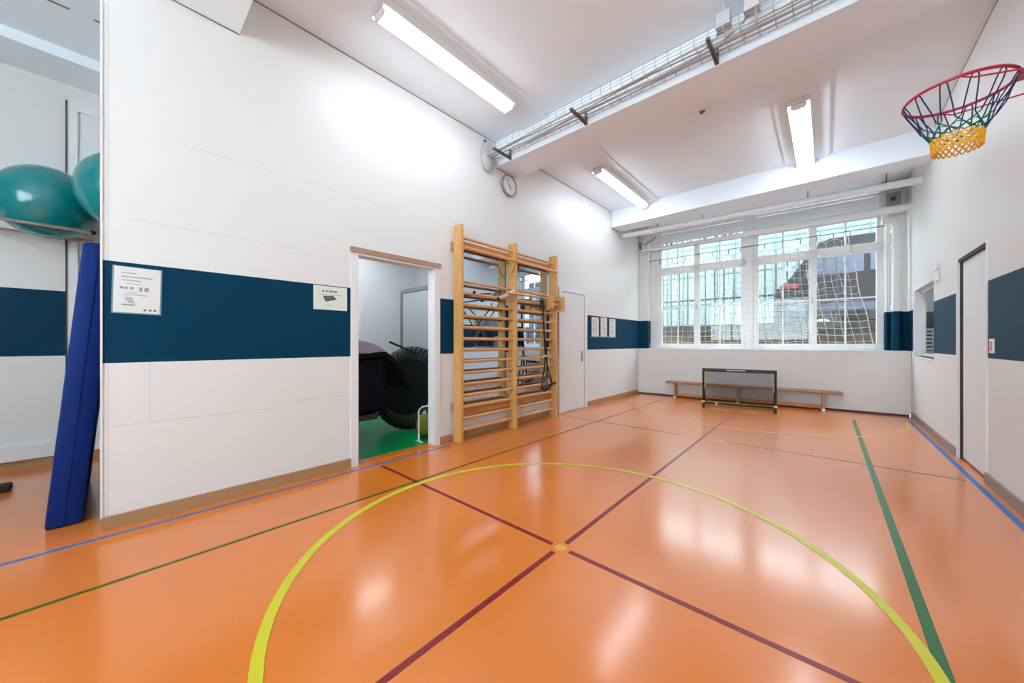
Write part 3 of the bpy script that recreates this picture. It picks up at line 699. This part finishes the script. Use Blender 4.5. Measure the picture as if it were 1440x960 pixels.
MB().tube([(RX-.01, 4.07, 1.97), (RX-.01, 4.07, 1.91)], .004, 5).build('pin', M['grey'], wl_)

# ------------------------------------------------------------------ basketball hoop
HC = Vector((.60, 3.457, 2.735)); HR = .225
hp = empty('basketball_hoop', (.80, 3.457, 2.38), 'red basketball hoop with a blue, green and yellow net on the right wall', 'basketball hoop')
MB().tube([(HC.x+HR*math.cos(k*PI/32), HC.y+HR*math.sin(k*PI/32), HC.z) for k in range(64)], .0088, 10, closed=True).build('ring', M['red'], hp, True)
MB().box(HC.x+HR-.005, RX-.012, HC.y-.05, HC.y+.05, HC.z-.012, HC.z+.018, .004).build('arm', M['red'], hp)
MB().box(RX-.014, RX, HC.y-.12, HC.y+.12, HC.z-.22, HC.z+.10, .004).build('mounting_plate', M['red'], hp)
for s_ in (-1, 1):
    MB().tube([(HC.x-.02, HC.y+s_*HR, HC.z-.008), (HC.x+.02, HC.y+s_*(HR-.002), HC.z-.03), (RX-.02, HC.y+s_*.11, HC.z-.06)], .005, 6).build('brace', M['red'], hp)
NB = 12
def hring(ang, r, z): return (HC.x+r*math.cos(ang), HC.y+r*math.sin(ang), z)
b = MB(); g_ = MB(); y_ = MB(); st_ = 2*PI/NB
for k in range(NB):
    a = k*st_+.13
    jx = random.uniform(-.012, .012)
    # inverted U loop over the ring hook, then the strands run down and splay
    up_ = [hring(a-.34*st_, .146, 2.545), hring(a-.25*st_, .172+jx, 2.61), hring(a-.17*st_, .205, 2.68), hring(a-.13*st_, .220, 2.715), hring(a-.07*st_, HR, 2.732), hring(a+.07*st_, HR, 2.732), hring(a+.13*st_, .220, 2.715), hring(a+.17*st_, .205, 2.68), hring(a+.25*st_, .172-jx, 2.61), hring(a+.34*st_, .146, 2.545)]
    b.tube(up_, .0034, 5)
    for s_ in (-1, 1):
        p0 = hring(a+s_*.34*st_, .146, 2.545); p1 = hring(a+s_*.9*st_, .122, 2.51); p2 = hring(a+s_*1.5*st_, .107, 2.475)
        g_.tube([p0, p1, p2], .0036, 5)
        y_.tube([p2, hring(a+s_*2.0*st_, .104, 2.43), hring(a+s_*2.5*st_, .099, 2.385)], .0052, 5)
    for s_ in (-1, 1):
        g_.tube([hring(a, .122, 2.505), hring(a+s_*.5*st_, .112, 2.485), hring(a+s_*1.0*st_, .106, 2.47)], .003, 5)
        y_.tube([hring(a+s_*1.0*st_, .106, 2.47), hring(a+s_*1.5*st_, .103, 2.43), hring(a+s_*2.0*st_, .098, 2.385)], .0042, 5)
    g_.tube([hring(a-.5*st_, .130, 2.52), hring(a, .122, 2.505), hring(a+.5*st_, .130, 2.52)], .0026, 5)
b.build('blue_net_cord', M['cord_blue'], hp, True); g_.build('green_net_cord', M['cord_green'], hp, True); y_.build('yellow_net_cord', M['cord_yellow'], hp, True)

# ------------------------------------------------------------------ bench and goal at the far end
bn = empty('gym_bench', EW @ Vector((2.2, -.15, 0)), 'long low wooden gym bench standing under the windows behind the goal', 'bench')
U0, U1, V0, V1 = .69, 3.58, -.27, -.03
MB(EW).box(U0, U1, V0, V1, .315, .352, .012).build('seat', M['bench'], bn)
for u in (.88, 2.05, 3.33):
    lg = MB(EW); lg.prism([(V0+.03, .035), (V1-.03, .035), (V1-.05, .315), (V0+.05, .315)], u-.018, u+.018, Matrix(((0, 0, 1, 0), (1, 0, 0, 0), (0, 1, 0, 0), (0, 0, 0, 1))))
    l_ = lg.build('leg', M['bench'], bn)
    MB(EW).box(u-.025, u+.025, V0+.02, V0+.07, 0, .04, .004).box(u-.025, u+.025, V1-.07, V1-.02, 0, .04, .004).build('rubber_foot', M['gloss'], l_)
MB(EW).box(.90, 3.31, -.17, -.13, .035, .095, .006).build('balance_beam', M['rail'], bn)
MB(EW).tube([(U1-.01, V0, .318), (U1-.01, V1, .318)], .024, 10).build('hook_bar', M['bench'], bn)
gA = Vector((-1.71, 7.27, 0)); gB = Vector((-.645, 7.43, 0)); gd = (gB-gA).normalized(); gn = Vector((-gd.y, gd.x, 0))
GM = Matrix.Translation(gA) @ Matrix(((gd.x, gn.x, 0, 0), (gd.y, gn.y, 0, 0), (0, 0, 1, 0), (0, 0, 0, 1))); GL = (gB-gA).length
gl = empty('football_goal', (gA+gB)/2, 'small black folding football goal standing in front of the bench', 'goal')
MB(GM).tube([(0, 0, 0), (0, 0, .71)], .019, 12).build('post', M['black'], gl, True)
MB(GM).tube([(GL, 0, 0), (GL, 0, .71)], .019, 12).build('post', M['black'], gl, True)
cb = MB(GM).box(-.02, GL+.02, -.02, .02, .675, .735, .008).build('crossbar', M['black'], gl)
b = MB(GM)
x = .37
for wdt in (.035, .022, .028, .02, .03, .024, .03, .018, .026, .022, .03):
    b.box(x, x+wdt*.75, -.0225, -.020, .70+random.uniform(-.002, .002), .718); x += wdt
b.build('lettering', M['white'], cb)
MB(GM).tube([(.02, .5, .028), (GL-.02, .5, .028)], .018, 10).build('rear_bar', M['black'], gl, True)
MB(GM).box(.02, GL-.02, .478, .5, .045, .055).build('rear_trim', M['lime'], gl)
for u in (0, GL):
    MB(GM).tube([(u, 0, .05), (u+(.02 if u == 0 else -.02), .5, .028)], .015, 10).build('side_bar', M['black'], gl, True)
    MB(GM).box(u-.027, u+.027, -.025, .025, .10, .14, .006).build('clip', M['yellow'], gl)
    s_ = 1 if u == 0 else -1
    MB(GM).box(u+s_*.018, u+s_*.036, -.008, .008, .36, .67, .003).build('corner_sleeve', M['lime'], gl)
MB(GM).box(.17, .20, .46, .52, 0, .05, .006).build('foot', M['thermostat'], gl)
b = MB(GM)
nn = 84
for k in range(nn+1):
    u = .02+(GL-.04)*k/nn; b.tube([(u, .01, .68), (u, .20, .40), (u, .48, .05)], .0017, 3, cap=False)
for k in range(58):
    t = k/57
    y_q, z_q = (.01+.19*t*2, .68-.28*t*2) if t < .5 else (.20+.28*(t-.5)*2, .40-.35*(t-.5)*2)
    b.tube([(.02, y_q, z_q), (GL-.02, y_q, z_q)], .0017, 3, cap=False)
for u in (.01, GL-.01):
    for k in range(30):
        t = k/29; y_q, z_q = (.01+.19*t*2, .68-.28*t*2) if t < .5 else (.20+.28*(t-.5)*2, .40-.35*(t-.5)*2)
        b.tube([(u, y_q, z_q), (u, .005, z_q)], .0015, 3, cap=False)
        b.tube([(u, y_q, z_q), (u, y_q, .04)], .0015, 3, cap=False)
b.build('net', M['netblack'], gl)

# ------------------------------------------------------------------ store room contents
cbn = empty('cabinet', (-4.6, 3.3, 0), 'tall grey metal cabinet with framed door at the back of the store room', 'cabinet')
MB().box(-5.08, -4.18, 3.06, 3.55, 0, 2.04).build('body', M['cabinet'], cbn)
MB().box(-5.08, -5.03, 3.035, 3.06, 0, 2.04).box(-4.26, -4.18, 3.035, 3.06, 0, 2.04).box(-5.03, -4.26, 3.035, 3.06, 1.985, 2.04).build('frame', M['alu'], cbn)
MB().box(-5.02, -4.27, 3.045, 3.058, .02, 1.98).build('door', M['cabinet'], cbn)
tp = empty('trampoline', (-4.36, 2.72, 0), 'round black mini trampoline with ruffled skirt leaning on the grey cabinet', 'trampoline')
nrm = Matrix.Rotation(math.radians(-18-90), 4, 'Z') @ Matrix.Rotation(math.radians(76), 4, 'Y')
# local z -> facing direction; rotate so +z points towards the doorway
TM = Matrix.Translation((-4.36, 2.72, .59)) @ Matrix.Rotation(math.radians(-62), 4, 'Z') @ Matrix.Rotation(math.radians(78), 4, 'Y')
MB(TM).lathe([(.01, .012), (.40, .010), (.40, -.01), (.01, -.01)], (0, 0, 0), (0, 0, 1), 48).build('jumping_mat', M['tramp'], tp)
MB(TM).tube([(.535*math.cos(k*PI/24), .535*math.sin(k*PI/24), -.02) for k in range(48)], .020, 10, closed=True).build('frame', M['black'], tp, True)
b = MB(TM); N = 144; vs = []; fs = []
for i, r_ in enumerate((.39, .44, .50, .545, .575, .58)):
    for k in range(N):
        a = k*2*PI/N; amp = (.0, .010, .018, .020, .016, .012)[i]; zz = (.016, .030, .028, .012, -.02, -.06)[i]
        vs.append((r_*math.cos(a), r_*math.sin(a), zz+amp*math.cos(a*48)))
for i in range(5):
    for k in range(N): fs.append((i*N+k, i*N+(k+1) % N, (i+1)*N+(k+1) % N, (i+1)*N+k))
b.face_add(vs, fs); b.build('ruffled_skirt', M['skirtfab'], tp, True)
MB().tube([(-4.25, 2.38, 1.215), (-4.12, 2.55, 1.12), (-4.10, 2.70, 1.06)], .014, 8).build('folding_leg', M['black'], tp, True)
for k in range(3):
    a = 1.2+k*2.1
    MB(TM).tube([(.535*math.cos(a), .535*math.sin(a), -.03), (.535*math.cos(a), .535*math.sin(a), -.10)], .013, 8).build('leg', M['black'], tp, True)
# navy mat draped over a trolley
gm = empty('gym_mat', (-4.25, 1.7, .42), 'grey and navy gym mat bent over a trolley inside the store room doorway', 'mat')
prof = [(.98, 1.075), (1.9, 1.08), (2.10, 1.10), (2.18, 1.04), (2.27, .94), (2.37, .785), (2.43, .66)]
def slab(pr, th_):
    out = []; N = len(pr)
    for i in range(N):
        a = Vector(pr[max(i-1, 0)]); c = Vector(pr[min(i+1, N-1)]); dd = (c-a).normalized(); out.append(Vector(pr[i])+Vector((dd.y, -dd.x))*th_)
    return [tuple(p) for p in pr]+[tuple(p) for p in out[::-1]]
PX = Matrix(((0, 0, 1, 0), (1, 0, 0, 0), (0, 1, 0, 0), (0, 0, 0, 1)))
def slabmesh(pr, th_, xa, xb):
    mb = MB(); N = len(pr); poly = slab(pr, th_)
    a = [mb.bm.verts.new((xa, *p)) for p in poly]; c = [mb.bm.verts.new((xb, *p)) for p in poly]; K = len(poly)
    for i in range(K): mb.bm.faces.new([a[i], a[(i+1) % K], c[(i+1) % K], c[i]])
    for S in (a, c):
        for i in range(N-1): mb.bm.faces.new([S[i], S[i+1], S[K-2-i], S[K-1-i]])
    return mb
slabmesh(prof, .05, -5.0, -3.82).build('cover', M['navy'], gm, True)
MB().prism([(.98, 1.082), (.98, 1.24), (1.60, 1.24), (1.77, 1.23), (1.90, 1.205), (2.01, 1.165), (2.09, 1.112), (2.05, 1.104), (1.9, 1.084)], -5.0, -3.82, Matrix(((0, 0, 1, 0), (1, 0, 0, 0), (0, 1, 0, 0), (0, 0, 0, 1)))).build('grey_layer', M['lavender'], gm)
tl = empty('equipment_trolley', (-4.25, 1.6, 0), 'dark equipment trolley under the bent navy mat in the store room', 'trolley')
MB().box(-4.95, -3.84, 1.0, 2.14, .40, 1.02, .05).build('load', M['navy'], tl)
MB().box(-4.98, -3.81, .98, 2.0, .34, .40).build('deck', M['black'], tl)
for x, y in ((-4.9, 1.05), (-3.9, 1.05), (-4.9, 1.62), (-3.9, 1.62)):
    MB().box(x-.012, x+.012, y-.012, y+.012, .08, .34).build('castor_stem', M['darksteel'], tl)
    MB().lathe([(.02, -.02), (.048, -.02), (.05, 0), (.048, .02), (.02, .02)], (x, y, .05), (0, 1, 0), 20).build('castor', M['rubber'], tl, True)
yb = empty('mesh_bag', (-3.82, 2.62, 0), 'yellow mesh ball bag on the green floor beside the trampoline', 'bag')
b = MB(); b.ball((-3.82, 2.64, .155), .11, 20, 14, (1, 1.1, 1.38)); b.build('bag', M['netyellow'], yb, True)
MB().tube([(-3.82, 2.64, .30), (-3.80, 2.62, .34), (-3.83, 2.61, .31)], .012, 6).build('drawstring', M['rope'], yb)
wf = empty('tube_stand', (-3.67, 2.7, 0), 'small white tube stand beside the yellow mesh bag', 'stand')
MB().tube([(-3.70, 2.46, .01), (-3.70, 2.46, .38), (-3.69, 2.50, .42), (-3.63, 2.92, .44), (-3.62, 2.96, .40), (-3.62, 2.96, .01)], .009, 8).build('hoop', M['gloss'], wf, True)
MB().tube([(-3.76, 2.46, .01), (-3.62, 2.46, .01)], .009, 8).tube([(-3.68, 2.96, .01), (-3.58, 2.96, .01)], .009, 8).build('foot', M['gloss'], wf, True)

# ------------------------------------------------------------------ alcove on the left
cp = empty('wall_cupboard', (-5.83, .1, 0), 'tall white built-in cupboard door frame on the alcove wall', 'cupboard')
MB().box(-5.85, -5.81, -.315, -.245, .22, 3.68).box(-5.85, -5.81, -.245, .7, 3.60, 3.68).box(-5.85, -5.81, .63, .70, .22, 3.6).build('frame', M['gloss'], cp)
MB().box(-5.845, -5.83, -.245, .63, .22, 3.6).build('door', M['white'], cp)
MB().box(-5.848, -5.80, -.325, -.315, .22, 3.68).build('gap', M['gap'], cp)
rk = empty('ball_rack', (-5.5, -.6, 2.2), 'wall-mounted metal rail rack carrying the teal gym balls', 'rack')
for x in (-5.25, -5.72): MB().tube([(x, -1.6, 2.255), (x, -.14, 2.255)], .015, 8).build('rail', M['steel'], rk, True)
MB().ball((-5.25, -.13, 2.255), .020, 10, 8).build('end_cap', M['rubber'], rk)
for y in (-1.5, -.75): MB().tube([(-5.25, y, 2.24), (-5.85, y, 2.24)], .011, 6).build('bracket', M['steel'], rk)
sf = empty('shelf', (-5.2, .45, 2.2), 'small shelf carrying the front gym ball behind the wall end', 'shelf')
MB().box(-5.75, -4.75, .16, .75, 2.215, 2.24).build('board', M['white'], sf)
MB().box(-5.1, -5.07, .72, .80, 1.98, 2.215).box(-5.6, -5.57, .72, .80, 1.98, 2.215).build('bracket', M['steel'], sf)
MB().box(-5.1, -5.07, .25, .72, 2.19, 2.215).box(-5.6, -5.57, .25, .72, 2.19, 2.215).build('bracket', M['steel'], sf)
t = MB().ball((-5.485, -.41, 2.515), .33, 48, 32); tag(t.build('gym_ball', M['teal'], None, True), 'large teal gym ball lying on the rail rack, the left one', 'gym ball', 'teal gym balls in the alcove')
t = MB().ball((-4.96, .125, 2.612), .372, 48, 32); tag(t.build('gym_ball', M['teal'], None, True), 'teal gym ball half hidden behind the wall end, the right one', 'gym ball', 'teal gym balls in the alcove')
# big blue mat leaning
lm = empty('crash_mat', (-4.3, -.1, 0), 'tall dark blue vinyl crash mat leaning upright in the alcove behind the wall end', 'mat')
sh = Matrix(((1, 0, 0, 0), (0, 1, .085, 0), (0, 0, 1, 0), (0, 0, 0, 1)))
b = MB(); b.box(-4.9, -3.71, -.295, -.135, 0, 1.88, .02, mx=sh); o = b.build('cover', M['matblue'], lm, True)
MB().box(-4.88, -3.706, -.222, -.218, .02, 1.86, mx=sh).build('piping', M['matblue'], lm)
bm_ = empty('folded_mat', (-4.3, .1, 0), 'pale blue folded mat standing behind the dark blue crash mat', 'mat')
MB().box(-4.6, -3.75, .06, .12, .0, 1.0, .01).build('cover', M['matlight'], bm_)
MB().box(-4.6, -3.70, .05, .055, 0, .62).build('base_panel', M['rubber'], bm_)
bb_ = empty('mesh_sack', (-4.4, .02, 1.95), 'small yellow-green mesh sack hanging under the rear gym ball', 'sack')
MB().ball((-4.5, -.0, 2.03), .055, 14, 10, (1, .8, 1.5)).build('sack', M['netyellow'], bb_, True)
MB().tube([(-4.5, 0, 2.10), (-4.6, .1, 2.20), (-4.78, .2, 2.205)], .004, 5).build('cord', M['black'], bb_)
ft = empty('equipment_stand', (-5.0, -.72, 0), 'grey metal stand with a black rubber foot at the left picture edge', 'stand')
MB().tube([(-4.98, -.62, .05), (-5.1, -.95, .10), (-5.1, -.95, .9)], .022, 10).build('leg', M['alu'], ft, True)
MB().box(-5.03, -4.93, -.80, -.55, 0, .06, .015).build('rubber_foot', M['rubber'], ft)
